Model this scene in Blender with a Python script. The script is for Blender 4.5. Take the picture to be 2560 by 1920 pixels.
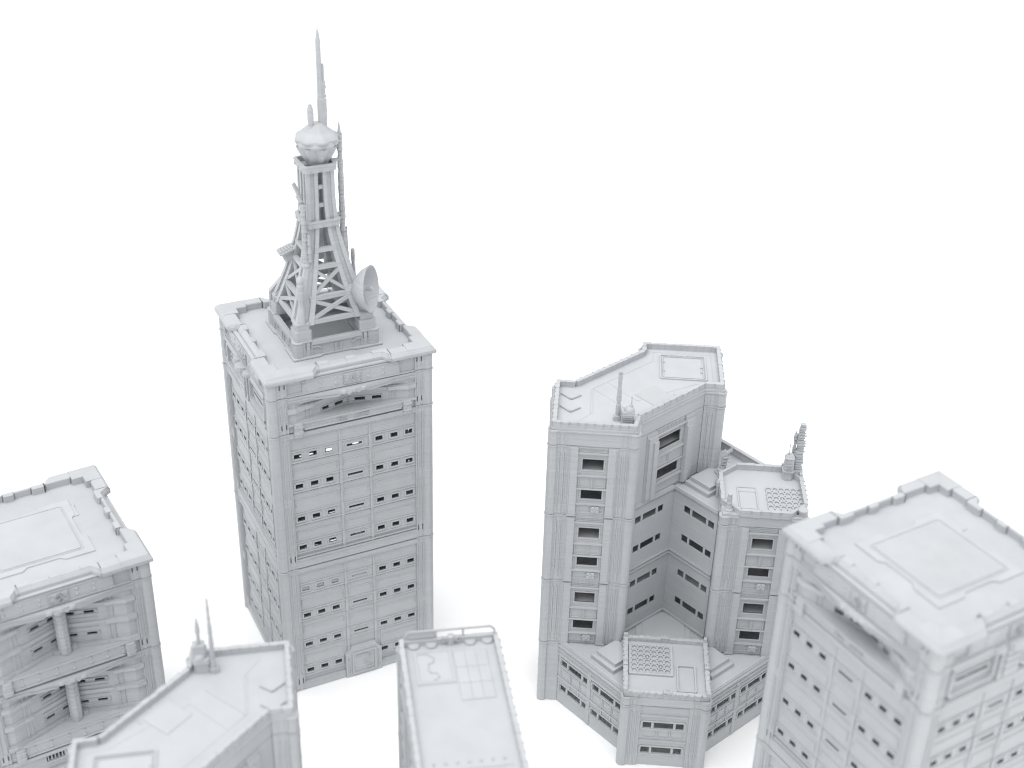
import bpy, math, random
from mathutils import Matrix, Vector
R = math.radians
for o in list(bpy.data.objects): bpy.data.objects.remove(o)
S = bpy.context.scene
COL = S.collection

# ------------------------------------------------------------------ camera
# one unit is the width of the square tower model (about 8 cm)
PITCH, ROLL, HC, FPX = 0.5263, 0.0287, 6.3133, 3490.3
fwd = Vector((0, math.cos(PITCH), -math.sin(PITCH)))
right0 = Vector((1, 0, 0)); up0 = right0.cross(fwd)
rt = math.cos(ROLL) * right0 + math.sin(ROLL) * up0
up = -math.sin(ROLL) * right0 + math.cos(ROLL) * up0
cam = bpy.data.cameras.new('camera'); co = bpy.data.objects.new('camera', cam); COL.objects.link(co)
m = Matrix((rt, up, -fwd)).transposed().to_4x4(); m.translation = Vector((0, 0, HC))
co.matrix_world = m
cam.sensor_width = 36; cam.sensor_fit = 'HORIZONTAL'; cam.lens = FPX / 2560 * 36
cam.clip_start = .05; cam.clip_end = 400
cam.dof.use_dof = True; cam.dof.focus_distance = 8.55; cam.dof.aperture_fstop = 0.62
S.camera = co

# ------------------------------------------------------------------ light: a white studio, big soft light overhead
w = bpy.data.worlds.new('World'); S.world = w; w.use_nodes = True
bg = w.node_tree.nodes['Background']; bg.inputs[0].default_value = (.968, .983, 1, 1); bg.inputs[1].default_value = .84
def softbox(name, rot, energy, ang, col):
    l = bpy.data.lights.new(name, 'SUN'); l.energy = energy; l.angle = R(ang); l.color = col
    o = bpy.data.objects.new(name, l); o.rotation_euler = tuple(R(a) for a in rot); o.location = (0, 6, 12); COL.objects.link(o)
softbox('overhead_softbox', (12, -9, 0), 2.62, 75, (1, .995, .985))
S.view_settings.view_transform = 'Standard'; S.view_settings.look = 'None'
S.view_settings.exposure = 0; S.view_settings.gamma = 1
S.render.engine = 'CYCLES'; S.cycles.use_denoising = True
S.cycles.filter_width = 1.15; S.cycles.max_bounces = 8; S.cycles.diffuse_bounces = 6; S.cycles.glossy_bounces = 3

# ------------------------------------------------------------------ materials
def plastic(name, base, layer=1.0):
    mt = bpy.data.materials.new(name); mt.use_nodes = True; n = mt.node_tree.nodes; L = mt.node_tree.links
    b = n['Principled BSDF']; b.inputs['Roughness'].default_value = .52
    b.inputs['Specular IOR Level'].default_value = .38
    geo = n.new('ShaderNodeNewGeometry'); sep = n.new('ShaderNodeSeparateXYZ'); L.new(geo.outputs['Position'], sep.inputs[0])
    def nz(sx, sz, scale, detail=3):
        mp = n.new('ShaderNodeMapping'); mp.inputs['Scale'].default_value = (sx, sx, sz); L.new(geo.outputs['Position'], mp.inputs[0])
        t = n.new('ShaderNodeTexNoise'); t.inputs['Scale'].default_value = scale; t.inputs['Detail'].default_value = detail
        L.new(mp.outputs[0], t.inputs['Vector']); return t
    lay = nz(1.3, 150, 1, 2)      # print layers: long horizontal streaks
    fine = nz(5, 330, 1, 1)
    col = nz(9, 3, 1, 4)          # faint vertical banding
    flk = nz(120, 34, 1, 2)       # small raised blobs where the nozzle started
    mix = n.new('ShaderNodeMath'); mix.operation = 'MULTIPLY_ADD'; mix.inputs[1].default_value = .5
    L.new(fine.outputs['Fac'], mix.inputs[0]); L.new(lay.outputs['Fac'], mix.inputs[2])
    ramp = n.new('ShaderNodeValToRGB'); ramp.color_ramp.elements[0].position = .66; ramp.color_ramp.elements[1].position = .78
    L.new(flk.outputs['Fac'], ramp.inputs[0])
    mx2 = n.new('ShaderNodeMath'); mx2.operation = 'MULTIPLY_ADD'; mx2.inputs[1].default_value = .35
    L.new(ramp.outputs[0], mx2.inputs[0]); L.new(mix.outputs[0], mx2.inputs[2])
    bp = n.new('ShaderNodeBump'); bp.inputs['Strength'].default_value = .8 * layer; bp.inputs['Distance'].default_value = .0035
    L.new(mx2.outputs[0], bp.inputs['Height'])
    bev = n.new('ShaderNodeBevel'); bev.samples = 4; bev.inputs['Radius'].default_value = .0028
    L.new(bev.outputs[0], bp.inputs['Normal']); L.new(bp.outputs[0], b.inputs['Normal'])
    # colour: the same grey filament with slight streaks and paler stress flecks
    a1 = n.new('ShaderNodeMapRange'); a1.inputs['From Min'].default_value = .3; a1.inputs['From Max'].default_value = .7
    a1.inputs['To Min'].default_value = .945; a1.inputs['To Max'].default_value = 1.045; L.new(lay.outputs['Fac'], a1.inputs[0])
    a2 = n.new('ShaderNodeMapRange'); a2.inputs['From Min'].default_value = .3; a2.inputs['From Max'].default_value = .7
    a2.inputs['To Min'].default_value = .97; a2.inputs['To Max'].default_value = 1.03; L.new(col.outputs['Fac'], a2.inputs[0])
    mu = n.new('ShaderNodeMath'); mu.operation = 'MULTIPLY'; L.new(a1.outputs[0], mu.inputs[0]); L.new(a2.outputs[0], mu.inputs[1])
    ad = n.new('ShaderNodeMath'); ad.operation = 'MULTIPLY_ADD'; ad.inputs[1].default_value = .12
    L.new(ramp.outputs[0], ad.inputs[0]); L.new(mu.outputs[0], ad.inputs[2])
    vm = n.new('ShaderNodeVectorMath'); vm.operation = 'SCALE'; vm.inputs[0].default_value = base; L.new(ad.outputs[0], vm.inputs['Scale'])
    L.new(vm.outputs[0], b.inputs['Base Color'])
    return mt
GREY = plastic('grey_print_plastic', (.470, .484, .500))
WHITE = bpy.data.materials.new('white_paper'); WHITE.use_nodes = True
wb = WHITE.node_tree.nodes['Principled BSDF']; wb.inputs['Roughness'].default_value = .8; wb.inputs['Specular IOR Level'].default_value = .1
wt = WHITE.node_tree.nodes.new('ShaderNodeTexNoise'); wt.inputs['Scale'].default_value = 60
wr = WHITE.node_tree.nodes.new('ShaderNodeMapRange'); wr.inputs['To Min'].default_value = .955; wr.inputs['To Max'].default_value = .97
WHITE.node_tree.links.new(wt.outputs['Fac'], wr.inputs[0]); WHITE.node_tree.links.new(wr.outputs[0], wb.inputs['Base Color'])

# ------------------------------------------------------------------ mesh helpers
class MB:
    def __init__(s): s.v = []; s.f = []; s.M = None
    def vert(s, p):
        s.v.append(tuple(s.M @ Vector(p)) if s.M else tuple(p)); return len(s.v) - 1
    def face(s, pts): s.f.append([s.vert(p) for p in pts])
    def box(s, x0, x1, y0, y1, z0, z1):
        i = [s.vert(p) for p in ((x0,y0,z0),(x1,y0,z0),(x1,y1,z0),(x0,y1,z0),(x0,y0,z1),(x1,y0,z1),(x1,y1,z1),(x0,y1,z1))]
        for q in ((0,3,2,1),(4,5,6,7),(0,1,5,4),(1,2,6,5),(2,3,7,6),(3,0,4,7)): s.f.append([i[k] for k in q])
        return s
    def prism(s, poly, z0, z1, top=None, caps=True):
        top = top or poly; n = len(poly)
        a = [s.vert((p[0], p[1], z0)) for p in poly]; b = [s.vert((p[0], p[1], z1)) for p in top]
        for i in range(n): j = (i+1) % n; s.f.append([a[i], a[j], b[j], b[i]])
        if caps: s.f.append(a[::-1]); s.f.append(b)
        return s
    def slabxz(s, poly, y0, y1):
        'polygon given in x,z, thickness along y'
        n = len(poly); a = [s.vert((p[0], y0, p[1])) for p in poly]; b = [s.vert((p[0], y1, p[1])) for p in poly]
        for i in range(n): j = (i+1) % n; s.f.append([a[j], a[i], b[i], b[j]])
        s.f.append(a); s.f.append(b[::-1]); return s
    def ring(s, outer, inner, z0, z1, axis='z'):
        'flat frame between two outlines with the same number of points'
        n = len(outer)
        P = (lambda p, h: (p[0], p[1], h)) if axis == 'z' else (lambda p, h: (p[0], h, p[1]))
        A = [s.vert(P(p, z0)) for p in outer]; B = [s.vert(P(p, z1)) for p in outer]
        C = [s.vert(P(p, z0)) for p in inner]; D = [s.vert(P(p, z1)) for p in inner]
        for i in range(n):
            j = (i+1) % n
            s.f += [[A[i], A[j], B[j], B[i]], [C[j], C[i], D[i], D[j]], [B[i], B[j], D[j], D[i]], [A[j], A[i], C[i], C[j]]]
        return s
    def wall(s, xs0, xs1, zs0, zs1, holes, yf, yb):
        'slab with rectangular holes (x0,x1,z0,z1), outer face at yf, inner at yb'
        xs = sorted({round(t, 5) for t in [xs0, xs1] + [h[0] for h in holes] + [h[1] for h in holes]})
        zs = sorted({round(t, 5) for t in [zs0, zs1] + [h[2] for h in holes] + [h[3] for h in holes]})
        def hol(i, k):
            if i < 0 or k < 0 or i >= len(xs)-1 or k >= len(zs)-1: return True
            cx = (xs[i]+xs[i+1])/2; cz = (zs[k]+zs[k+1])/2
            return any(h[0] < cx < h[1] and h[2] < cz < h[3] for h in holes)
        for i in range(len(xs)-1):
            for k in range(len(zs)-1):
                if hol(i, k): continue
                x0, x1, z0, z1 = xs[i], xs[i+1], zs[k], zs[k+1]
                s.face([(x0,yf,z0),(x1,yf,z0),(x1,yf,z1),(x0,yf,z1)]); s.face([(x0,yb,z0),(x0,yb,z1),(x1,yb,z1),(x1,yb,z0)])
                if hol(i-1, k): s.face([(x0,yf,z0),(x0,yf,z1),(x0,yb,z1),(x0,yb,z0)])
                if hol(i+1, k): s.face([(x1,yf,z0),(x1,yb,z0),(x1,yb,z1),(x1,yf,z1)])
                if hol(i, k-1): s.face([(x0,yf,z0),(x0,yb,z0),(x1,yb,z0),(x1,yf,z0)])
                if hol(i, k+1): s.face([(x0,yf,z1),(x1,yf,z1),(x1,yb,z1),(x0,yb,z1)])
        return s
    def lathe(s, prof, n=16, cx=0, cy=0, lobes=0, amp=0, caps=True):
        rings = []
        for r, z in prof:
            rings.append([s.vert((cx + r*(1+amp*math.cos(lobes*2*math.pi*i/n))*math.cos(2*math.pi*i/n), cy + r*(1+amp*math.cos(lobes*2*math.pi*i/n))*math.sin(2*math.pi*i/n), z)) for i in range(n)])
        for a, b in zip(rings, rings[1:]):
            for i in range(n): j = (i+1) % n; s.f.append([a[i], a[j], b[j], b[i]])
        if caps: s.f.append(rings[0][::-1]); s.f.append(rings[-1])
        return s
    def beam(s, p0, p1, w, d=None, side=(0, 0, 1)):
        d = d or w; p0 = Vector(p0); p1 = Vector(p1); t = (p1-p0).normalized()
        a = t.cross(Vector(side)); a = a.normalized() if a.length > 1e-4 else Vector((1,0,0)); b = a.cross(t)
        q = []
        for p in (p0, p1):
            for u, v in ((-1,-1),(1,-1),(1,1),(-1,1)): q.append(s.vert(tuple(p + a*u*w/2 + b*v*d/2)))
        for k in ((0,1,2,3),(7,6,5,4),(0,4,5,1),(1,5,6,2),(2,6,7,3),(3,7,4,0)): s.f.append([q[i] for i in k])
        return s
    def strip(s, path, t0, t1, z0, z1):
        'moulding that follows a plan path, from offset t0 (outside, negative y) to t1'
        n = len(path)
        for i in range(n-1):
            (xa, ya), (xb, yb) = path[i], path[i+1]
            s.prism([(xa, ya+t0), (xb, yb+t0), (xb, yb+t1), (xa, ya+t1)], z0, z1)
        return s
    def mesh(s, name, mat=None, smooth=None):
        me = bpy.data.meshes.new(name); me.from_pydata(s.v, [], s.f); me.materials.append(mat or GREY)
        if smooth:
            me.polygons.foreach_set('use_smooth', [True]*len(me.polygons)); me.update(); me.set_sharp_from_angle(angle=R(smooth))
        me.update(); return me
CACHE = {}
def cached(key, fn):
    if key not in CACHE: CACHE[key] = fn()
    return CACHE[key]
def put(name, me, parent=None, M=None, label=None):
    o = bpy.data.objects.new(name, me); COL.objects.link(o)
    if parent: o.parent = parent
    if M is not None: o.matrix_basis = M
    if label: o['label'] = label
    return o
def thing(name, label, cat, loc, rz=0, group=None):
    o = bpy.data.objects.new(name, None); COL.objects.link(o); o.empty_display_size = .1
    o.location = loc; o.rotation_euler = (0, 0, rz); o['label'] = label; o['category'] = cat
    if group: o['group'] = group
    return o
def frame(p0, p1, z):
    d = Vector((p1[0]-p0[0], p1[1]-p0[1], 0)).normalized(); n = Vector((-d.y, d.x, 0))
    M = Matrix(((d.x, n.x, 0, p0[0]), (d.y, n.y, 0, p0[1]), (0, 0, 1, z), (0, 0, 0, 1))); return M
T = Matrix.Translation
def rectp(x0, x1, y0, y1): return [(x0,y0),(x1,y0),(x1,y1),(x0,y1)]
def chrect(x0, x1, y0, y1, c): return [(x0+c,y0),(x1-c,y0),(x1,y0+c),(x1,y1-c),(x1-c,y1),(x0+c,y1),(x0,y1-c),(x0,y0+c)]

# ------------------------------------------------------------------ shared small pieces
def corner_pier(h, w=.105, flutes=True, big=True):
    'corner post: rounded nose, two slots, two slim flutes on each flank; origin on the outer corner'
    def fn():
        b = MB()
        g0, g1 = (.060, .088) if big else (.056, .082)
        sw = .008; gd = .016
        half = [(w, .03), (w, 0), (g1+sw, 0), (g1+sw, gd), (g1, gd), (g1, 0), (g0+sw, 0), (g0+sw, gd), (g0, gd), (g0, 0), (.047, 0), (.038, -.009), (.018, -.012), (.004, -.008)]
        poly = half + [(y, x) for x, y in half[::-1]] + [(.03, .03)]
        poly = poly[::-1]
        e = .004
        b.prism(poly, e, h)
        # wavy lip where two storeys of print meet
        lip = [(w, .02), (w, -.0025), (.05, -.0025), (.040, -.0125), (.018, -.0155), (.002, -.011)]
        lp = (lip + [(y, x) for x, y in lip[::-1]] + [(.02, .02)])[::-1]
        b.prism(lp, h-.010, h-.003)
        for g in (g0, g1):
            zz = ((.055, .10) if h > .6 else (.03, .066))
            spans = [(0.005, zz[0]), (zz[1], h)] if flutes else [(.005, h-.046), (h-.014, h)]
            for a, c in spans:
                b.box(g+.0002, g+sw-.0002, .0012, gd, a, c); b.box(.0012, gd, g+.0002, g+sw-.0002, a, c)
            if flutes:
                segs = ((.135, h*.47), (h*.54, h-.045)) if h > .6 else ((.085, h-.05),)
                for a, c in segs:
                    b.box(g-.001, g+sw-.001, -.005, .002, a, c); b.box(-.005, .002, g-.001, g+sw-.001, a, c)
        return b.mesh('pier')
    return cached(('pier', h, w, flutes, big), fn)

def window_ring(w, h, bw, d=.006, ch=.0):
    def fn():
        b = MB(); W, H = w/2+bw, h/2+bw; c = ch or bw*.9
        o = [(-W+c,-H),(W-c,-H),(W,-H+c),(W,H-c),(W-c,H),(-W+c,H),(-W,H-c),(-W,-H+c)]
        e = .0004; i = [(-w/2,-h/2),(w/2,-h/2),(w/2,-h/2+e),(w/2,h/2-e),(w/2,h/2),(-w/2,h/2),(-w/2,h/2-e),(-w/2,-h/2+e)]
        o = [(x, z) for x, z in o]
        b.ring(o, i, -d, .004, 'y'); return b.mesh('window')
    return cached(('win', w, h, bw, d, ch), fn)

def clover(x, z, r, name='emblem'):
    def fn():
        b = MB()
        for k in range(4):
            a = k*math.pi/2 + .78
            b.M = T((r*.55*math.cos(a), 0, r*.55*math.sin(a))) @ Matrix.Rotation(math.pi/2, 4, 'X')
            b.lathe([(r*.5, 0), (r*.42, r*.35), (r*.15, r*.42)], 8)
        b.M = Matrix.Rotation(math.pi/2, 4, 'X'); b.lathe([(r*.28, 0), (r*.2, r*.55)], 8)
        b.M = None
        for k in range(4): b.beam((0,0,0), (r*1.15*math.cos(k*math.pi/2), 0, r*1.15*math.sin(k*math.pi/2)), r*.2, r*.4)
        return b.mesh(name)
    return cached(('clover', round(r, 4)), fn)

# ------------------------------------------------------------------ square tower models
WX = [.149, .244, .340, .660, .757, .853]
ROWS = [.148, .360, .598, .809]
CO = [(.105, .405), (.419, .595), (.609, .895)]
def tower_face(root, F, door=False, h=.98):
    holes = []
    for r in ROWS:
        for x in WX:
            if door and r == ROWS[0] and x in (.340, .660): pass
            holes.append((x-.023, x+.023, r-.0152, r+.0152))
        if not (door and r == ROWS[0]): holes.append((.454, .550, r-.0075, r+.0075))
    wall = put('wall', cached(('twall', door), lambda: MB().wall(.085, .915, 0, h-.001, [(a-.003, b_+.003, c-.003, d+.003) for a, b_, c, d in holes], .0178, .024).mesh('wall')), root, F)
    # plinth and top beam
    def pl():
        b = MB()
        if door:
            b.box(.105, .383, .000, .018, .004, .052); b.box(.105, .383, -.003, .018, .052, .060)
        else:
            b.box(.105, .895, .000, .018, .004, .058); b.box(.105, .895, -.004, .018, .058, .066)
            b.box(.105, .895, .004, .018, .074, .082)
        return b.mesh('plinth')
    put('plinth', cached(('plinth', door), pl), wall)
    if door: put('plinth', cached('plinth2', lambda: MB().box(.632, .895, .000, .018, .004, .052).box(.632, .895, -.003, .018, .052, .060).mesh('plinth')), wall)
    def tb():
        b = MB(); b.box(.105, .895, .000, .018, .944, .974); b.box(.105, .895, .005, .018, .932, .944); return b.mesh('top_beam')
    put('top_beam', cached('tbeam', tb), wall)
    for a in (.405, .595):
        def rb(a=a):
            b = MB(); b.box(a, a+.014, .0095, .018, (.06 if not door else .24), .932)
            for r in ROWS: b.box(a-.003, a+.017, .005, .0095, r-.050 if not (door and r < .2) else .245, r+.046)
            return b.mesh('rib')
        put('rib', cached(('rib', a, door), rb), wall)
    for r in ROWS:
        k = ROWS.index(r)
        top = (ROWS[k+1]-.056) if k < 3 else .930
        for ci, (a, c) in enumerate(CO):
            if door and k == 0:
                if ci == 1: continue
                if ci == 0: c = .380
                else: a = .636
            hs = [(x-.023, x+.023, -.0152, .0152) for x in WX if a < x < c] if ci != 1 else [(.454, .550, -.0075, .0075)]
            def bd(a=a, c=c, hs=hs):
                b = MB(); b.wall(a, c, -.034, .034, hs, .012, .018)
                b.box(a, c, .007, .018, -.044, -.034); b.box(a, c, .008, .018, .034, .041); return b.mesh('window_band')
            band = put('window_band', cached(('band', a, c), bd), wall, T((0, 0, r)))
            def pn(a=a, c=c, hh=round(top-r, 4), ci=ci):
                b = MB(); z0, z1 = .050, hh
                b.box(a, c, .0145, .018, z0-.008, z1+.004)
                if hh > .13:
                    i = .012; b.box(a+i, c-i, .0115, .0145, z1-.040, z1-.033)
                    b.box(a+i, a+i+.006, .0115, .0145, z1-.085, z1-.040); b.box(c-i-.006, c-i, .0115, .0145, z1-.085, z1-.040)
                return b.mesh('panel')
            put('panel', cached(('pn', a, c, round(top-r, 4), ci), pn), wall, T((0, 0, r)))
            if ci != 1:
                for x in [x for x in WX if a < x < c]:
                    put('window', window_ring(.046, .0304, .012, .0035), wall, T((x, .012, r)))
            else:
                put('window', window_ring(.096, .015, .012, .003), wall, T((.502, .012, r)))
    if door:
        def dr():
            b = MB()
            b.slabxz([(.384,.0),(.632,.0),(.632,.185),(.600,.222),(.595,.238),(.430,.238),(.420,.222),(.384,.185)], -.010, .018)
            b.ring([(.425,.02),(.592,.02),(.592,.20),(.425,.20)], [(.437,.032),(.580,.032),(.580,.188),(.437,.188)], -.018, -.010, 'y')
            for s in range(7):
                b.box(.398, .410, -.014, -.010, .03+s*.022, .042+s*.022); b.box(.606, .618, -.014, -.010, .03+s*.022, .042+s*.022)
            return b.mesh('door')
        dd = put('door', cached('door', dr), wall)
        def em():
            b = MB(); pts = [(.47,.165),(.52,.168),(.555,.15),(.54,.125),(.515,.115),(.515,.085),(.55,.075),(.56,.055),(.53,.045)]
            for p, q in zip(pts, pts[1:]): b.beam((p[0], -.013, p[1]), (q[0], -.013, q[1]), .007, .007, (0,1,0))
            b.beam((.455,-.013,.165), (.47,-.013,.165), .007, .007, (0,1,0))
            return b.mesh('door_relief')
        put('door_relief', cached('doorem', em), wall)
    return wall

def blinds(root, F):
    for x in (.149, .244, .340): put('blind', cached('bl1', lambda: MB().box(-.0245, .0245, .0155, .0172, -.018, .018).box(-.021, .021, .010, .015, -.002, .002).mesh('blind')), root, F @ T((x, 0, ROWS[3])))
    put('blind', cached('bl2', lambda: MB().box(-.050, .050, .0155, .0172, -.009, .009).mesh('blind')), root, F @ T((.502, 0, ROWS[3])))

def arch_face(root, F, h, tall):
    'storey with a V shaped niche, curved bands and a scalloped lintel'
    if tall:
        dep = .120; bands = (.105, .255, .382); rows = (.178, .330); zf = .10
    else:
        dep = .095; bands = (.150,); rows = (.092,); zf = .065
    path = [(.100, .012), (.150, .006), (.215, .030), (.240, .034), (.270, .042), (.500, dep)]
    path = path + [(1-x, y) for x, y in path[::-1][1:]]
    hw = .010 if tall else .012
    def seg_wall():
        b = MB()
        for i in range(len(path)-1):
            (xa, ya), (xb, yb) = path[i], path[i+1]
            L = math.hypot(xb-xa, yb-ya)
            hs = []
            if i == 4:
                for r in rows: hs += [(L*(.30 if tall else .22), L*(.52 if tall else .45), r-hw, r+hw), (L*(.74 if tall else .62), L*(.97 if tall else .86), r-hw, r+hw)]
            if i == 5:
                for r in rows: hs += [(L*(.10 if tall else .18), L*(.36 if tall else .44), r-hw, r+hw), (L*(.58 if tall else .62), L*(.80 if tall else .88), r-hw, r+hw)]
            b.M = frame((xa, ya), (xb, yb), 0); b.wall(0, L, 0, h-.001, hs, 0, .008)
        b.M = None; return b.mesh('wall')
    wall = put('wall', cached(('aw', tall), seg_wall), root, F)
    # niche floor and riveted sill beam
    def sill():
        b = MB(); fl = [(.10, .0)] + [(x, y) for x, y in path] + [(.90, .0)]
        b.prism(fl, zf-.012, zf)
        b.box(.155 if tall else .16, .845 if tall else .84, -.002, .014, .016, zf-.012)
        b.box(.10, .90, -.010, .012, zf-.012, zf-.002); b.box(.195, .805, -.008, .0, .010, .020)
        return b.mesh('sill_beam')
    sb = put('sill_beam', cached(('sill', tall), sill), wall)
    for z in bands:
        def bn(z=z):
            b = MB()
            b.strip(path[:5], -.017, .004, z-.016, z+.010); b.strip(path[-5:], -.017, .004, z-.016, z+.010)
            b.strip(path[:5], -.012, .004, z+.010, z+.016); b.strip(path[-5:], -.012, .004, z+.010, z+.016)
            b.strip(path[4:-4], (-.020 if z < .12 else -.010), .004, z-.013, z+(.016 if z < .12 else .009)); return b.mesh('band')
        put('band', cached(('bn', tall, z), bn), wall)
    def ribs():
        return MB().box(-.004, .004, -.004, .01, zf, h-.05).mesh('rib')
    for x, y in ((.225, .030), (.250, .036), (.750, .036), (.775, .030)): put('rib', cached(('arib', tall), ribs), wall, T((x, y, 0)))
    if tall:
        def fr():
            b = MB()
            for i, sp in ((4, (.24, .99)), (5, (.04, .86))):
                (xa, ya), (xb, yb) = path[i], path[i+1]; L = math.hypot(xb-xa, yb-ya); b.M = frame((xa, ya), (xb, yb), 0)
                for r in rows:
                    x0, x1 = L*sp[0], L*sp[1]
                    b.box(x0, x1, -.005, .0, r+.012, r+.018); b.box(x0, x1, -.005, 0, r-.018, r-.012); b.box(x0-.004, x0+.002, -.005, 0, r-.018, r+.018); b.box(x1-.002, x1+.004, -.005, 0, r-.018, r+.018)
                    b.box(x0, x1, -.004, 0, r-.045, r-.038); b.box(x0, x1, -.003, 0, r+.042, r+.047)
            return b.mesh('window_trim')
        put('window_trim', cached(('wtr', tall), fr), wall)
        def colm():
            b = MB(); n = 8
            for k in range(11):
                z = zf + k*(h-zf-.05)/11; z2 = zf + (k+1)*(h-zf-.05)/11
                b.lathe([(.033, z), (.036, z+.004), (.036, z2-.005), (.032, z2)], n, .503, dep-.046, caps=False)
            b.box(.44, .47, dep-.05, dep+.02, zf, zf+.02); b.box(.54, .57, dep-.05, dep+.02, zf, zf+.03)
            return b.mesh('column')
        put('column', cached('col', colm), wall)
    else:
        def frs():
            b = MB()
            for i, sp in ((4, (.24, .99)), (5, (.04, .86))):
                (xa, ya), (xb, yb) = path[i], path[i+1]; L = math.hypot(xb-xa, yb-ya); b.M = frame((xa, ya), (xb, yb), 0)
                for r in rows:
                    x0, x1 = L*sp[0], L*sp[1]
                    b.box(x0, x1, -.005, .0, r+.012, r+.018); b.box(x0, x1, -.005, 0, r-.018, r-.012); b.box(x0-.004, x0+.002, -.005, 0, r-.018, r+.018); b.box(x1-.002, x1+.004, -.005, 0, r-.018, r+.018)
            return b.mesh('window_trim')
        put('window_trim', cached(('wtr', tall), frs), wall)
    # lintel: bows out in the middle, scalloped underneath
    def lint():
        b = MB(); N = 26; zt = h-.006; pts = []
        for i in range(N+1):
            x = .105 + .79*i/N; t = abs(x-.5)
            y = -.002 - .034*max(0, 1-t/.30)**1.3
            zb = h-.036 - (.010 if t < .22 else 0)
            if abs(t-.0) < .018: zb = h-.020
            if .045 < t < .075: zb = h-.022
            pts.append((x, y, zb))
        for (xa, ya, za), (xb, yb, zb_) in zip(pts, pts[1:]):
            b.face([(xa,ya,za),(xb,yb,zb_),(xb,yb,zt),(xa,ya,zt)]); b.face([(xa,ya,zt),(xb,yb,zt),(xb,.02,zt),(xa,.02,zt)])
            y2 = .036 + (dep-.03)*max(0, 1-abs(xa-.5)/.25); y3 = .036 + (dep-.03)*max(0, 1-abs(xb-.5)/.25)
            b.face([(xa,ya,za),(xa,y2,za+.004),(xb,y3,zb_+.004),(xb,yb,zb_)])
            b.face([(xa,ya-.007,za+.004),(xb,yb-.007,zb_+.004),(xb,yb-.007,zb_+.014),(xa,ya-.007,za+.014)]) if abs((xa+xb)/2-.5) > .1 else None
        b.box(.105, .895, .004, .03, h-.055, h-.040)
        for t in (-.06, .06):
            b.lathe([(.018, h-.036), (.023, h-.028), (.023, h-.012), (.018, h-.008)], 10, .5+t, -.014)
        b.lathe([(.012, h-.032), (.017, h-.026), (.017, h-.010)], 10, .5, -.024)
        return b.mesh('lintel')
    put('lintel', cached(('lint', tall), lint), wall)
    for x in (.16, .84):
        def lug():
            b = MB(); z0 = -.022 if not tall else .004; z1 = .064 if not tall else .088
            b.prism(chrect(-.026, .026, -.024, .012, .008), z0, z1)
            b.prism(chrect(-.029, .029, -.028, .012, .008), z0+.02, z0+.032); b.prism(chrect(-.029, .029, -.028, .012, .008), z1-.026, z1-.014)
            return b.mesh('bracket')
        put('bracket', cached(('lug', tall), lug), wall, T((x, 0, 0)))
    if tall:
        for x in (.24, .33, .43, .52, .617, .709, .798):
            put('rivet_pair', rivets(.017), wall, T((x, -.002, .052)))
    else:
        def nm():
            b = MB(); rr = random.Random(5)
            for k in range(26):
                x = .40+.2*k/26+rr.uniform(-.003, .003); z = .030+rr.uniform(-.008, .010)
                if .46 < x < .50: continue
                b.box(x, x+rr.uniform(.003, .007), -.012, -.006, z, z+rr.uniform(.004, .012))
            return b.mesh('crest_relief')
        put('crest_relief', cached('crestr', nm), wall)
    return wall

def rivets(d):
    def fn():
        b = MB()
        for z in (-d, d):
            b.M = T((0, 0, z)) @ Matrix.Rotation(math.pi/2, 4, 'X'); b.lathe([(.0095, -.002), (.0085, .003), (.005, .006)], 8)
        return b.mesh('rivet_pair', smooth=40)
    return cached(('riv', d), fn)

def slot_face(root, F, h=.244):
    hs = [(.165, .375, .102, .132), (.635, .845, .102, .132)]
    wall = put('wall', cached('slotw', lambda: MB().wall(.085, .915, 0, h-.001, hs, .0178, .024).mesh('wall')), root, F)
    def fr():
        b = MB()
        o = chrect(.0, .30, .0, .17, .02); i = chrect(.016, .284, .016, .154, .014); b.ring(o, i, -.004, .018, 'y')
        o = chrect(.040, .270, .060, .108, .008); i = rectp(.055, .245, .077, .091)
        i = [(.052,.072),(.258,.072),(.259,.073),(.259,.093),(.258,.094),(.052,.094),(.051,.093),(.051,.073)]
        b.ring(o, i, .010, .018, 'y'); return b.mesh('window')
    for x in (.115, .585): put('window', cached('slotf', fr), wall, T((x, 0, .034)))
    def mid():
        b = MB(); b.box(.43, .57, -.010, .018, .02, h-.03); b.box(.46, .54, -.018, -.010, .03, h-.05)
        for z in (.06, .10, .14): b.box(.45, .55, -.022, -.010, z, z+.014)
        b.lathe([(.035, h-.05), (.045, h-.035), (.045, h-.012)], 10, .5, -.012)
        for t in (-.1, .1): b.lathe([(.026, h-.04), (.034, h-.03), (.034, h-.012)], 10, .5+t, -.004)
        return b.mesh('crest')
    put('crest', cached('crest', mid), wall)
    def bm():
        b = MB(); b.box(.105, .895, -.006, .018, h-.034, h-.006); b.box(.105, .895, -.002, .018, .004, .022); b.box(.105, .895, -.010, -.002, .008, .015); return b.mesh('top_beam')
    put('top_beam', cached('slotb', bm), wall)
    return wall

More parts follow.
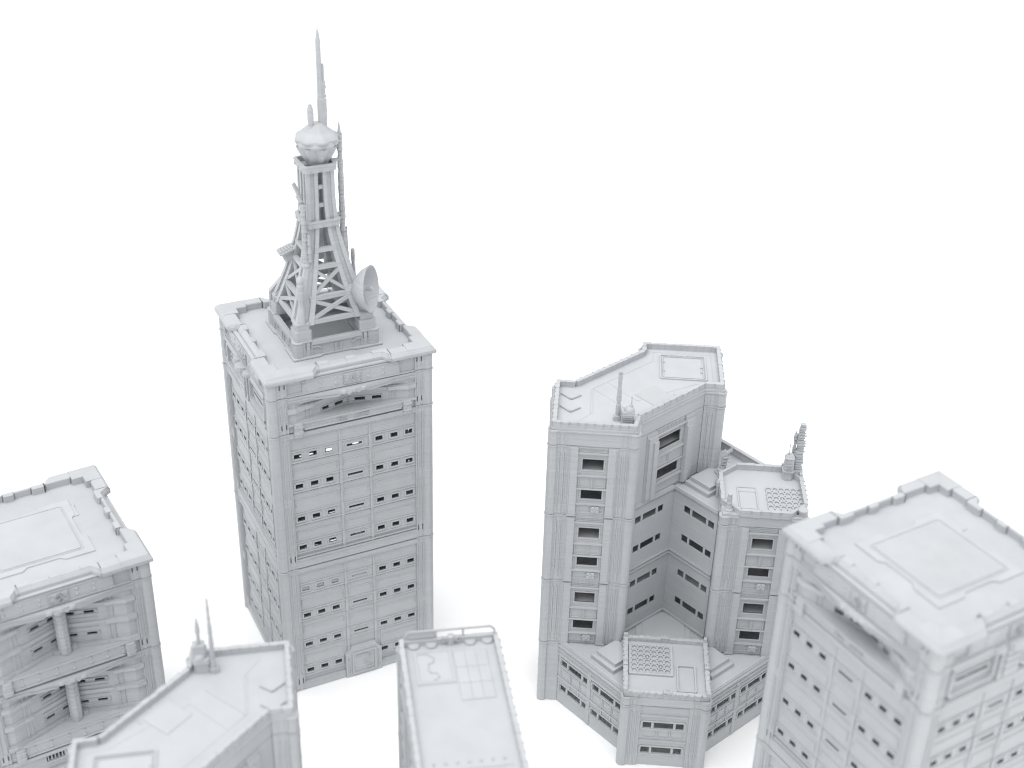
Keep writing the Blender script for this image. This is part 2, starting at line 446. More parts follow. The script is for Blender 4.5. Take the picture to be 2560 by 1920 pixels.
def frieze_face(root, F, h=.105):
    def fn():
        b = MB(); b.box(.085, .915, .014, .048, 0, h); b.box(.20, .80, .004, .014, .006, h-.018); b.box(.105, .20, .008, .014, .004, .016)
        b.box(.105, .895, -.001, .014, 0, .007); b.box(.22, .78, .0, .03, h-.016, h-.012)
        return b.mesh('frieze')
    fz = put('frieze', cached('frieze', fn), root, F)
    for x in (.213, .308, .403, .602, .696, .793):
        put('rivet_pair', rivets(.017), fz, T((x, .004, .048)))
    def em():
        b = MB(); rr = random.Random(3); b.box(.452, .552, -.002, .004, .010, .084)
        for k in range(34):
            a = rr.uniform(0, math.pi); L = rr.uniform(.008, .02); x = rr.uniform(.465, .538); z = rr.uniform(.02, .07)
            b.beam((x-L/2*math.cos(a), -.004, z-L/2*math.sin(a)), (x+L/2*math.cos(a), -.004, z+L/2*math.sin(a)), .004, .005, (0,1,0))
        for z in range(7): b.box(.448, .457, -.005, .004, .014+z*.010, .020+z*.010); b.box(.547, .556, -.005, .004, .014+z*.010, .020+z*.010)
        return b.mesh('emblem')
    put('emblem', cached('fem', em), fz)
    return fz

JX = [None, .150, .304, .381, .484, .544, .648, .738, .850, None]
def coping(root, F, k):
    'one stone-like block of the parapet between two joints'
    def fn():
        b = MB(); a, c = JX[k], JX[k+1]; rr = random.Random(k*7+1)
        hi = .043 + (.0022 if k % 2 == 0 else 0); yi = .079 if k % 2 == 0 else .062
        if k in (0, 8): yi = .086; hi = .045
        st = []
        def yo(x):
            if x is None: return -.024
            if x <= .262 or x >= .742: return -.024
            if x < .306: return -.024 + .052*(x-.262)/.044
            if x > .698: return -.024 + .052*(.742-x)/.044
            return .028
        xs = [a] + [t for t in (.262, .275, .290, .306, .698, .714, .728, .742) if (a or 0) < t < (c or 1)] + [c]
        for x in xs:
            o = yo(x); d = .016 if o < .03 else .0
            pr = [(o, 0.0), (o, .020 if o < .03 else hi-.003), (o+d+.003, hi), (yi-.004, hi), (yi, hi-.005), (yi, -.004)]
            if a is not None and c is not None and x in (a, c):   # chamfered joint ends
                pr = [(y + (.0 if i < 2 else 0), z) for i, (y, z) in enumerate(pr)]
                pr[4] = (yi-.008, hi-.005); pr[5] = (yi-.008, -.004); pr[3] = (yi-.012, hi)
            g = .0
            xx = [(x + (g if x == a else (-g if x == c else 0))) if x is not None else None]*6
            if x is None:
                xx = [(y if k == 0 else 1-y) for y, z in pr]
            st.append([b.vert((xx[i], pr[i][0], pr[i][1])) for i in range(6)])
            if x == a and a is not None and c is not None:
                st.append([b.vert((x+.008, y, z)) for y, z in [(pr[0]), (pr[1]), (pr[2]), (yi-.004, hi), (yi, hi-.005), (yi, -.004)]])
            if x == c and c is not None and a is not None and k not in (0, 8):
                last = st.pop(); st.append([b.vert((x-.008, y, z)) for y, z in [(pr[0]), (pr[1]), (pr[2]), (yi-.004, hi), (yi, hi-.005), (yi, -.004)]]); st.append(last)
        for p, q in zip(st, st[1:]):
            for i in range(6): j = (i+1) % 6; b.f.append([p[i], q[i], q[j], p[j]])
        b.f.append(st[0]); b.f.append(st[-1][::-1])
        return b.mesh('parapet_block')
    put('parapet_block', cached(('cop', k), fn), root, F)

def square_tower(root, levels, arch_sides=(0, 2), plate=True, sides=(0, 1, 2, 3), door=None):
    'levels: list of storeys from the ground: "grid", "arch", "low"'
    cr = [(0, 0), (1, 0), (1, 1), (0, 1)]; z = 0
    HH = {'grid': .98, 'arch': .49, 'low': .244, 'base': .49}
    for li, lv in enumerate(levels):
        h = HH[lv]
        for s in range(4):
            F = frame(cr[s], cr[(s+1) % 4], z)
            put('corner_pier', corner_pier(h), root, F)
            if s not in sides: 
                put('wall', cached(('plainw', h), lambda h=h: MB().wall(.085, .915, 0, h-.004, [], .018, .048).mesh('wall')), root, F); continue
            if lv == 'grid': tower_face(root, F, door=(li == 0 and s == door))
            elif lv == 'arch': arch_face(root, F, h, True)
            elif lv == 'low': (arch_face(root, F, h, False) if s in arch_sides else slot_face(root, F))
            elif lv == 'base':
                hs = [(.29, .32, .41, .45), (.325, .355, .41, .45), (.36, .39, .41, .45), (.29, .32, .17, .21), (.36, .39, .17, .21)]
                wl = put('wall', cached('basew', lambda: MB().wall(.085, .915, 0, .486, hs, .018, .048).mesh('wall')), root, F)
                def gr():
                    b = MB(); b.ring(chrect(-.06, .06, -.032, .032, .012), chrect(-.052, .052, -.022, .022, .004), .004, .018, 'y')
                    for t in range(5): b.box(-.045+t*.02, -.038+t*.02, .010, .018, -.022, .022)
                    return b.mesh('vent_grille')
                put('vent_grille', cached('grille', gr), wl, T((.34, 0, .43)))
                put('top_beam', cached('baseb', lambda: MB().box(.105, .895, -.004, .018, .462, .486).box(.105, .895, 0, .018, .30, .345).box(.105, .895, 0, .018, .01, .09).mesh('top_beam')), wl)
        z += h
    for s in range(4):
        F = frame(cr[s], cr[(s+1) % 4], z)
        frieze_face(root, F); put('corner_pier', corner_pier(.104, flutes=False), root, F)
    roof = put('roof', cached('roofsq', lambda: MB().box(.006, .994, .006, .994, .098, .108).mesh('roof')), root, T((0, 0, z)))
    for s in range(4):
        F = frame(cr[s], cr[(s+1) % 4], .108)
        for k in range(9): coping(roof, F, k)
    if plate:
        def pl():
            b = MB()
            q = [(.222,.222),(.382,.222),(.412,.248),(.588,.248),(.618,.222),(.778,.222)]
            poly = q[:-1] + [(1-y, x) for x, y in q[:-1]] + [(1-x, 1-y) for x, y in q[:-1]] + [(y, 1-x) for x, y in q[:-1]]
            b.prism(poly, .0, .006); b.ring(chrect(.268, .732, .268, .732, .012), chrect(.276, .724, .276, .724, .01), .006, .0085)
            b.prism(chrect(.282, .718, .282, .718, .010), .006, .0095)
            for p in ((.775, .60, .795, .70), (.775, .70, .80, .708)): b.box(p[0]-.01, p[2], p[1], p[3], 0, .004)
            return b.mesh('roof_hatch')
        put('roof_hatch', cached('hatch', pl), roof, T((0, 0, .108)))
    return z + .108

# ------------------------------------------------------------------ slim cell buildings (polygon plans)
def bay_windows(wall, x0, x1, wx0, wx1, h, clov=True, hz=.03):
    'two tall-ish windows one above the other with ledges and small panels between'
    rows = (.158, .365)
    def led(z, t):
        return MB().box(x0, x1, -.009+t, .007, z-.0045, z+.0045).mesh('ledge')
    for z in (.088, .197, .287, .443):
        put('ledge', cached(('led', x0, x1, z, h), lambda z=z: led(z, 0)), wall)
    for r in rows:
        put('window', window_ring(wx1-wx0, 2*hz, .009, .004, .007), wall, T(((wx0+wx1)/2, .006, r)))
    m = (x0+x1)/2
    for a, c in ((x0+.006, m-.004), (m+.004, x1-.006)):
        def sp(a=a, c=c):
            b = MB(); b.ring(rectp(a, c, .205, .279), rectp(a+.008, c-.008, .213, .271), .000, .007, 'y'); return b.mesh('panel')
        put('panel', cached(('sp', a, c), sp), wall)
    put('rib', cached(('mr', m), lambda: MB().box(m-.004, m+.004, -.005, .007, .203, .281).mesh('rib')), wall)
    def ep():
        b = MB(); b.ring(rectp(x0+.006, x1-.006, .020, .080), rectp(x0+.014, x1-.014, .028, .072), .001, .007, 'y'); return b.mesh('panel')
    put('panel', cached(('ep0', x0, x1), ep), wall)
    def ep():
        b = MB()
        b.ring(rectp(x0+.006, x1-.006, .450, .482), rectp(x0+.012, x1-.012, .456, .476), .001, .007, 'y')
        for k in range(6):
            xx = x0+.02+k*(x1-x0-.04)/6; b.beam((xx, .004, .46), (xx+.018, .004, .474), .005, .006, (0,1,0))
        return b.mesh('panel')
    put('panel', cached(('ep', x0, x1), ep), wall)
    if clov: put('emblem', clover(0, 0, .032), wall, T((x0+(x1-x0)*.66, .003, .050)))

def cell_face(root, F, L, h, style):
    if style == 'plain' or style == 'short':
        wall = put('wall', cached(('pw', round(L, 3), h), lambda: MB().wall(0, L, 0, h-.003, [], .003, .03).mesh('wall')), root, F)
        return wall
    if style in ('bay', 'bayd'):
        if style == 'bay': p = (.117, .170, .344, .398); wx = (.197, .320); hz = .037
        else: p = (.065, .150, .405, .490); wx = (.172, .368); hz = .042
        hs = [(wx[0], wx[1], r-hz, r+hz) for r in (.158, .365)]
        def wl():
            b = MB(); b.wall(p[1], p[2], 0, h-.001, hs, .006, .011)
            b.box(.0 if style == 'bayd' else .045, p[1], .003, .030, 0, h-.003); b.box(p[2], L-(.0 if style == 'bayd' else .045), .003, .030, 0, h-.003)
            return b.mesh('wall')
        wall = put('wall', cached(('bw', style, round(L, 3), h), wl), root, F)
        for a, c in ((p[0], p[1]), (p[2], p[3])):
            def pil(a=a, c=c):
                b = MB(); g = .009
                mid = (a+c)/2; lft = a < L/2
                st = (a+g, c) if lft else (a, c-g)
                b.box(a, c, -.004, .004, .010, h-.012)
                b.box(st[0], st[1], (-.016 if style == 'bayd' else -.008), -.004, .010, h-.040 if style == 'bayd' else h-.012)
                if style == 'bayd':
                    n0 = (a+.045, c) if lft else (a, c-.045); b.box(n0[0], n0[1], -.026, -.016, .010, h-.075)
                b.box(a, c, -.010, .0, .0, .010)
                return b.mesh('pilaster')
            put('pilaster', cached(('pil', style, a, c, h), pil), wall)
        bay_windows(wall, p[1], p[2], wx[0], wx[1], h, clov=(style == 'bay'), hz=hz)
        return wall
    if style in ('triple', 'vwin', 'vwinr', 'wing'):
        if style == 'triple': groups = (.030, .318); rows = (.137, .342); wy = .0
        elif style == 'vwin': groups = (.024,); rows = (.150, .368); wy = 0
        elif style == 'vwinr': groups = (L-.024-.245,); rows = (.150, .368); wy = 0
        else: groups = (.132,); rows = (.127, .328); wy = .012
        hh = .0225 if style != 'vwin' and style != 'vwinr' else .024
        hs = []
        for g in groups:
            for r in rows:
                for a, c in ((0, .050), (.066, .182), (.198, .245)): hs.append((g+a, g+c, r-hh, r+hh))
        def wl():
            b = MB()
            if style == 'wing':
                b.wall(.112, L-.112, 0, h-.001, hs, wy, wy+.006); b.box(.045, .112, .003, .03, 0, h-.003); b.box(L-.112, L-.045, .003, .03, 0, h-.003)
            else: b.wall(0, L, 0, h-.001, hs, wy, .006)
            return b.mesh('wall')
        wall = put('wall', cached(('tw', style, round(L, 3), h), wl), root, F)
        if style in ('triple', 'wing'):
            for g in groups:
                for r in rows:
                    def fr():
                        b = MB(); o = chrect(-.014, .259, -.038, .038, .012); i = chrect(-.004, .249, -.027, .027, .006)
                        b.ring(o, i, -.006, .003, 'y')
                        b.box(.051, .065, -.003, .003, -.027, .027); b.box(.183, .197, -.003, .003, -.027, .027)
                        return b.mesh('window')
                    put('window', cached('trf', fr), wall, T((g, wy, r)))
            xa, xc = (0.004, L-.004) if style == 'triple' else (.114, L-.114)
            zs = (.205, .405) if style == 'wing' else (.215, .400)
            for z in zs: put('ledge', cached(('tl', z, L), lambda z=z: MB().box(xa, xc, -.009+wy, .003+wy, z-.006, z+.006).mesh('ledge')), wall)
            for g in groups:
                for dx in (.085, .165):
                    put('rib', cached(('tr', style), lambda: MB().box(-.005, .005, -.006, .002, .226, .300).mesh('rib')), wall, T((g+dx, wy, 0)))
                for a, c in ((0, .078), (.092, .158), (.172, .245)):
                    put('panel', cached(('tp', a), lambda a=a, c=c: MB().ring(rectp(a, c, .230, .296), rectp(a+.006, c-.006, .236, .290), -.004, .002, 'y').mesh('panel')), wall, T((g, wy, 0)))
                if style == 'triple':
                    put('rib', cached(('tr2', style), lambda: MB().box(-.005, .005, -.006, .002, .178, .205).mesh('rib')), wall, T((g+.085, wy, 0)))
                    put('rib', cached(('tr2', style), lambda: 0), wall, T((g+.165, wy, 0)))
            if style == 'triple':
                put('cornice', cached(('tc', L), lambda: MB().slabxz([(0,.432),(L,.432),(L,.440),(0,.440)], -.006, .002).slabxz([(0,.440),(L,.440),(L,.4885),(0,.4885)], -.001, .011).slabxz([(0,.462),(L,.462),(L,.475),(0,.475)], -.010, -.001).mesh('cornice')), wall)
                put('pilaster', cached('tpl', lambda: MB().box(.268, .300, -.005, .002, .01, .43).mesh('pilaster')), wall)
        else:
            put('cornice', cached(('vc', round(L, 3)), lambda: MB().box(0, L, -.008, .002, .470, .486).box(0, L, -.004, .002, .452, .458).mesh('cornice')), wall)
            put('skirting', cached(('vs', round(L, 3)), lambda: MB().box(0, L, -.008, .002, .004, .018).mesh('skirting')), wall)
        return wall

def wavy_parapet(root, pts, z, h, t=.020, step=.048, closed=True, name='parapet', seed=1, skip=()):
    'thin ragged parapet, one part for each side'
    n = len(pts)
    for i in range(n if closed else n-1):
        if i in skip: continue
        p, q = pts[i], pts[(i+1) % n]; L = math.hypot(q[0]-p[0], q[1]-p[1])
        if L < .02: continue
        def fn(L=L, i=i):
            rr = random.Random(seed*31+i); b = MB(); m = max(1, int(L/step)); e = L/m
            for k in range(m):
                a, c = k*e, (k+1)*e; o = -.003 if k % 2 else .0; dz = rr.uniform(-.0012, .0012)
                g = .010
                b.prism([(a, .001), (a+g, o-.001), (c-g, o-.001), (c, .001), (c, t), (c-g, t+.003), (a+g, t+.003), (a, t)], 0, h+dz)
                if k: b.box(a-.0014, a+.0014, -.008, .004, h*.80, h+.0015)
            return b.mesh(name)
        put(name, cached(('wp', round(L, 3), h, t, seed, i), fn), root, frame(p, q, z))

def poly_slab(root, name, pts, z0, z1, label=None):
    b = MB(); b.prism(pts, z0, z1); return put(name, b.mesh(name), root, None, label)

def inset(pts, d):
    out = []; n = len(pts)
    for i in range(n):
        a, b, c = Vector(pts[i-1]), Vector(pts[i]), Vector(pts[(i+1) % n])
        u = (b-a).normalized(); v = (c-b).normalized(); n1 = Vector((-u.y, u.x)); n2 = Vector((-v.y, v.x))
        k = (n1+n2); den = 1+n1.dot(n2); k = k/den if den > .05 else n1
        out.append(tuple(b + k*d))
    return out

def poly_storey(root, pts, styles, z, h=.49, posts=(), flutes=True, pw=.100):
    n = len(pts)
    for i in range(n):
        p, q = pts[i], pts[(i+1) % n]; L = math.hypot(q[0]-p[0], q[1]-p[1])
        if styles[i]: cell_face(root, frame(p, q, z), L, h, styles[i])
    for (x, y, k) in posts:       # k: quarter turns of the corner
        F = T((x, y, z)) @ Matrix.Rotation(k*math.pi/2, 4, 'Z')
        put('corner_pier', corner_pier(h, pw, flutes, False), root, F)

TOPP = [(0,0),(.51,0),(.525,.13),(.915,.54),(1.035,.54),(1.035,1.05),(.525,1.05),(.525,.94),(.12,.51),(0,.51)]
TOPS = ['bay','short','bayd','short','bay','bay','short','bayd','short','bay']
TOPC = [(0,0,0),(.51,0,1),(1.035,.54,1),(1.035,1.05,2),(.525,1.05,3),(0,.51,3)]
def top_roof(root, z, chev=1, seed=1):
    'long stepped roof with parapet, deck markings, kiosk and masts'
    n = len(TOPP)
    for i in range(n):
        p, q = TOPP[i], TOPP[(i+1) % n]; L = math.hypot(q[0]-p[0], q[1]-p[1])
        def bd(L=L):
            b = MB(); b.box(0, L, .002, .03, 0, .100); b.box(0, L, -.004, .002, .088, .096); return b.mesh('frieze')
        put('frieze', cached(('rf', round(L, 3)), bd), root, frame(p, q, z))
    for (x, y, k) in TOPC:
        put('corner_pier', corner_pier(.100, .100, False, False), root, T((x, y, z)) @ Matrix.Rotation(k*math.pi/2, 4, 'Z'))
    roof = poly_slab(root, 'roof', inset(TOPP, .004), z+.100, z+.112)
    par = inset(TOPP, .012)
    wavy_parapet(roof, par, z+.104, .046, seed=seed)
    zr = z+.112
    for k, yy in enumerate((.330, .186) if chev == 1 else (.335, .468)):
        def cv():
            b = MB(); s = 1 if chev == 1 else 1
            a, t, c = ((-.062, .062*s), (0, 0), (.056, .052*s)) if chev == 1 else ((-.062, -.052), (0, 0), (.056, -.048))
            w2 = .030
            tri = [a, t, c] if chev == 1 else [c, t, a]
            b.prism([tri[0], tri[1], tri[2], (0, .062*(1 if chev == 1 else -1))], 0, .008)
            b.beam((a[0], a[1], .006), (t[0], t[1], .006), .010, .010); b.beam((t[0], t[1], .006), (c[0], c[1], .006), .010, .010)
            return b.mesh('deck_chevron')
        put('deck_chevron', cached(('chev', chev), cv), roof, T((.108, yy, zr)))
    b = MB(); b.ring(chrect(.640, .930, .640, .945, .008), chrect(.650, .920, .650, .935, .006), 0, .008); b.ring(chrect(.658, .912, .658, .927, .006), chrect(.664, .906, .664, .921, .004), 0, .007)
    for xx, yy in ((.70, .929), (.80, .929), (.90, .74), (.90, .80), (.664, .74), (.664, .85)): b.box(xx-.008, xx+.008, yy-.004, yy+.004, 0, .008)
    put('deck_frame', b.mesh('deck_frame'), roof, T((0, 0, zr)))
    b = MB(); sq = [(.605,.310),(.717,.432),(.600,.552),(.485,.432)]
    b.prism(sq, 0, .003); put('deck_hatch', b.mesh('deck_hatch'), roof, T((0, 0, zr)))
    b = MB()
    for p, q in (((.601,.86),(.235,.475)), ((.235,.475),(.24,.20)), ((.24,.20),(.16,.09)), ((.322,.560),(.50,.36)), ((.235,.475),(.43,.27)), ((.601,.86),(.602,.975)), ((.602,.975),(.965,.975)), ((.225,.475),(.225,.19)), ((.965,.975),(.965,.62)), ((.965,.62),(.86,.60)), ((.50,.36),(.86,.60))):
        b.beam((p[0], p[1], 0), (q[0], q[1], 0), .0035, .0022)
    for p, q in (((.72,.46),(.745,.435)), ((.68,.36),(.71,.335))): b.beam((*p, 0), (*q, 0), .005, .008)
    put('deck_line', b.mesh('deck_line'), roof, T((0, 0, zr)))
    # kiosk with a dome, a thick mast and a hair-thin mast
    b = MB(); b.prism(chrect(.402, .478, .085, .150, .008), 0, .078); b.prism(chrect(.398, .482, .081, .154, .008), .058, .064)
    for k in range(4): b.box(.412, .468, .077, .085, .010+k*.013, .017+k*.013)
    b.box(.398, .404, .085, .10, .06, .10)
    put('roof_kiosk', b.mesh('roof_kiosk'), roof, T((0, 0, zr)))
    b = MB(); b.lathe([(.030, 0), (.030, .006), (.026, .016), (.016, .024), (.005, .028)], 16, .449, .118); b.lathe([(.010, .024), (.010, .034), (.003, .036), (.002, .09)], 8, .459, .122)
    put('kiosk_dome', b.mesh('kiosk_dome', smooth=40), roof, T((0, 0, zr+.078)))
    b = MB(); rr = random.Random(seed+4); prof = [(.024, 0), (.024, .03)]
    H = .325 if chev == 1 else .46
    zz = .03
    while zz < H-.02:
        r = rr.uniform(.0105, .0150) * (1.15 - .35*zz/H if chev == 1 else 1.2-.75*zz/H); prof += [(r, zz), (r, zz+.018)]; zz += .018+rr.uniform(0, .008)
    prof += [(.013 if chev == 1 else .005, H-.015), (.006 if chev == 1 else .002, H)]
    b.lathe(prof, 8, .385, .140); b.box(.36, .40, .118, .16, 0, .026)
    put('antenna_mast', b.mesh('antenna_mast'), roof, T((0, 0, zr)))
    if chev != 1:
        b = MB(); b.lathe([(.010, 0), (.009, .06), (.013, .07), (.012, .10), (.008, .13), (.004, .16)], 8, .447, .10)
        b.prism(chrect(.41, .49, .07, .13, .012), -.09, -.03); b.box(.42, .48, .075, .125, -.03, .0)
        put('antenna_mast', b.mesh('antenna_mast'), roof, T((0, 0, zr+.15)))
    else:
        b = MB(); b.lathe([(.004, -.02), (.005, .12), (.0075, .125), (.0065, .20), (.003, .21), (.003, .215)], 6, -.002, .004)
        put('antenna_rod', b.mesh('antenna_rod'), roof, T((0, 0, zr-.01)))
        b = MB(); b.M = T((.545, .985, zr+.03)) @ Matrix.Rotation(R(-70), 4, 'X') ; b.lathe([(.004, -.02), (.018, 0), (.010, .02), (.004, .03)], 10)
        b.M = None; b.beam((.53, .985, zr+.03), (.57, .965, zr+.02), .006)
        put('roof_spotlight', b.mesh('roof_spotlight', smooth=40), roof)
    return roof

def cell_grid(parent, x0, x1, y0, y1, nx, ny, z, th=.014, name='cell_grid', clip=None):
    'sheet with rows of round holes'
    b = MB(); ex = (x1-x0)/nx; ey = (y1-y0)/ny; n = 16; rr = random.Random(2)
    for i in range(nx):
        for j in range(ny):
            cx = x0+(i+.5)*ex; cy = y0+(j+.5)*ey
            if clip and not clip(cx, cy): continue
            r = .40*min(ex, ey); sq = []; ci = []; 
            for k in range(n):
                a = 2*math.pi*(k+.5)/n; dx, dy = math.cos(a), math.sin(a); s = 1/max(abs(dx), abs(dy))
                sq.append((cx+dx*s*ex/2, cy+dy*s*ey/2)); ci.append((cx+dx*r*ex/min(ex, ey)*.95, cy+dy*r*1.08-.002*(dy < 0)))
            b.ring(sq, ci, 0, th)
            if (i, j) in ((2, 3), (4, 1)): b.box(cx-.006, cx+.004, cy-.01, cy+.012, 0, th*.8)
    return put(name, b.mesh(name), parent, T((0, 0, z)))

# ------------------------------------------------------------------ ground
b = MB(); N = 24
b.face([(-60, -30, 0), (60, -30, 0), (60, 80, 0), (-60, 80, 0)])
g = put('ground', b.mesh('ground', WHITE)); g['kind'] = 'structure'; g['label'] = 'seamless white paper sweep under all the models'
GRP = 'grey printed skyscraper models standing on white paper'

# ------------------------------------------------------------------ A: tall square tower
ax, ay, ayaw = -1.3763, 6.7893, .4672
A = thing('model_skyscraper', 'tallest square grey tower model carrying the lattice spire', 'model building', (ax, ay, 0), ayaw, GRP)
square_tower(A, ['grid', 'grid', 'low'], arch_sides=(0, 2), plate=False, door=0)
blinds(A, frame((0, 0), (1, 0), 0))

# lattice spire standing on that roof
def spire():
    t = thing('lattice_spire', 'grey lattice broadcasting spire with dish and needle, on the tallest roof', 'model antenna', (0, 0, 0))
    loc = Matrix.Translation((ax, ay, 0)) @ Matrix.Rotation(ayaw, 4, 'Z') @ T((.493, .472, 2.314))
    t.matrix_world = loc
    H = .255
    def step():
        b = MB(); q = [(-.275,-.275),(-.11,-.275),(-.09,-.262),(.09,-.262),(.11,-.275)]
        poly = q + [(-y, x) for x, y in q] + [(-x, -y) for x, y in q] + [(y, -x) for x, y in q]
        b.ring(poly, [(x*.7, y*.7) for x, y in poly], 0, .009); return b.mesh('step')
    put('step', step(), t)
    cr = [(-H,-H),(H,-H),(H,H),(-H,H)]
    for s in range(4):
        F = frame(cr[s], cr[(s+1) % 4], .009)
        def pr():
            b = MB(); hf = [(.105,.02),(.105,0),(.096,0),(.096,.008),(.089,.008),(.089,0),(.067,0),(.067,.008),(.060,.008),(.060,0),(.047,0),(.040,-.008),(.018,-.010),(.004,-.007)]
            poly = (hf + [(y, x) for x, y in hf[::-1]] + [(.02,.02)])[::-1]
            b.prism(poly, 0, .092)
            hf = [(.105,.02),(.105,-.003),(.047,-.003),(.040,-.012),(.018,-.014),(.002,-.010)]
            b.prism((hf + [(y, x) for x, y in hf[::-1]] + [(.02,.02)])[::-1], .090, .097)
            for g in (.060, .089): b.box(g, g+.007, .002, .008, 0, .04); b.box(.002, .008, g, g+.007, 0, .04)
            return b.mesh('corner_pier')
        put('corner_pier', cached('spp', pr), t, F)
        def sd():
            b = MB(); L = 2*H
            b.box(.10, L-.10, .008, .022, 0, .060); b.box(.10, L-.10, -.004, .030, .068, .092); b.box(.10, L-.10, .002, .022, .058, .068)
            b.slabxz([(.10,.060),(.14,.060),(.165,.040),(.155,.034),(.135,.050),(.10,.050)], -.002, .01); b.slabxz([(L-.10,.060),(L-.14,.060),(L-.165,.040),(L-.155,.034),(L-.135,.050),(L-.10,.050)], -.002, .01)
            b.box(.24, .252, .0, .008, .0, .055); b.box(.272, .284, .0, .008, 0, .055); b.box(.16, .35, .004, .008, .0, .012)
            return b.mesh('base_rail')
        put('base_rail', cached('sps', sd), t, F)
        def ped():
            b = MB(); b.prism(chrect(.008, .108, .008, .108, .008), .088, .160); b.prism(chrect(.018, .100, .018, .100, .006), .160, .206); b.prism(chrect(.014, .104, .014, .104, .006), .196, .203)
            return b.mesh('pedestal')
        put('pedestal', cached('spd', ped), t, F)
        # curved leg: tapered square column following the Eiffel curve
        def leg():
            b = MB(); rings = []
            st = [(.195, -.182, .053), (.26, -.162, .050), (.33, -.142, .048), (.40, -.123, .045), (.50, -.100, .042), (.60, -.080, .039), (.68, -.066, .037), (.76, -.056, .0355), (.90, -.050, .0345), (1.08, -.049, .0345)]
            for z, c, w2 in st:
                sh = [(-1,-1),(-.35,-1),(-.35,-.72),(.35,-.72),(.35,-1),(1,-1),(1,1),(-1,1),(-1,.35),(-.72,.35),(-.72,-.35),(-1,-.35)]
                rings.append([b.vert((c+u*w2, c+v*w2, z)) for u, v in sh])
            for p, q in zip(rings, rings[1:]):
                for i in range(12): j = (i+1) % 12; b.f.append([p[i], p[j], q[j], q[i]])
            b.f.append(rings[-1]); return b.mesh('leg')
        put('leg', cached('leg', leg), t, Matrix.Rotation(s*math.pi/2, 4, 'Z'))
        RZ = Matrix.Rotation(s*math.pi/2, 4, 'Z')
        for z, c in ((.205, .19), (.335, .150), (.505, .106), (.603, .086)):
            put('cross_beam', cached(('cb', z), lambda: MB().box(-c+.02, c-.02, -c-.036, -c-.010, z-.013, z+.013).mesh('cross_beam')), t, RZ)
        for z in (.86, .97): put('cross_beam', cached(('cb', z), lambda: MB().box(-.03, .03, -.074, -.055, z-.012, z+.012).mesh('cross_beam')), t, RZ)
        for k, (p, q, w_) in enumerate((((-.150, -.214, .212), (.13, -.182, .328), .022), ((.150, -.208, .212), (-.13, -.176, .328), .022), ((-.115, -.172, .342), (.09, -.134, .498), .019), ((.115, -.167, .342), (-.09, -.129, .498), .019))):
            put('diagonal_brace', cached(('db', k), lambda: MB().beam(p, q, w_, .016, (0,1,0)).mesh('diagonal_brace')), t, RZ)
    for z, hs in ((.735, .106), (1.068, .099)):
        b = MB(); b.ring(chrect(-hs, hs, -hs, hs, .016), chrect(-hs+.016, hs-.016, -hs+.016, hs-.016, .010), z, z+.040)
        b.ring(chrect(-hs-.003, hs+.003, -hs-.003, hs+.003, .018), chrect(-hs+.01, hs-.01, -hs+.01, hs-.01, .010), z+.031, z+.038)
        for s in range(4):
            for u in (-.06, 0, .06):
                b.M = Matrix.Rotation(s*math.pi/2, 4, 'Z') @ T((u, -hs, z+.014)) @ Matrix.Rotation(math.pi/2, 4, 'X'); b.lathe([(.008, -.002), (.007, .004), (.003, .006)], 8)
            b.M = None
        put('collar', b.mesh('collar'), t)
    b = MB(); b.prism(chrect(-.022, .022, -.022, .022, .004), .50, 1.08); put('inner_shaft', b.mesh('inner_shaft'), t)
    # lobed pod under the needle
    b = MB()
    b.lathe([(.056, 1.085), (.068, 1.112), (.096, 1.160), (.114, 1.200)], 32, .018, .005, 8, .11)
    b.lathe([(.114, 1.200), (.121, 1.214), (.114, 1.237)], 32, .018, .005, 8, -.04, caps=False)
    b.lathe([(.123, 1.234), (.123, 1.244), (.108, 1.258), (.092, 1.268), (.066, 1.290), (.042, 1.312), (.030, 1.322)], 32, .018, .005, 8, .06)
    put('pod', b.mesh('pod', smooth=25), t)
    b = MB(); cx, cy = .052, .012; rr = random.Random(8)
    b.lathe([(.020, 1.27), (.020, 1.45), (.017, 1.46), (.018, 1.55), (.016, 1.56), (.016, 1.64), (.0165, 1.65), (.0155, 1.775), (.0175, 1.78), (.0145, 1.785), (.007, 1.835), (.0045, 1.84), (.001, 1.876)], 8, cx, cy)
    b.lathe([(.015, 1.27), (.015, 1.33), (.018, 1.34), (.017, 1.44), (.013, 1.45), (.014, 1.54), (.010, 1.55), (.010, 1.63), (.008, 1.65)], 6, cx+.020, cy)
    b.lathe([(.008, 1.29), (.009, 1.40), (.007, 1.41), (.007, 1.45), (.005, 1.50), (.006, 1.60)], 6, cx-.010, cy-.008)
    for k in range(9): z = 1.33+k*.026; b.box(cx+.018, cx+.037-rr.uniform(0, .006), cy-.006, cy+.006, z, z+.012)
    put('needle', b.mesh('needle'), t)
    b = MB(); b.lathe([(.016, 1.285), (.010, 1.315), (.013, 1.322), (.019, 1.345), (.020, 1.38), (.018, 1.40), (.020, 1.402), (.014, 1.425), (.011, 1.430), (.011, 1.438)], 10, -.018, -.014)
    b.lathe([(.026, 1.22), (.020, 1.25), (.016, 1.29)], 10, -.018, -.014)
    put('finial', b.mesh('finial'), t)
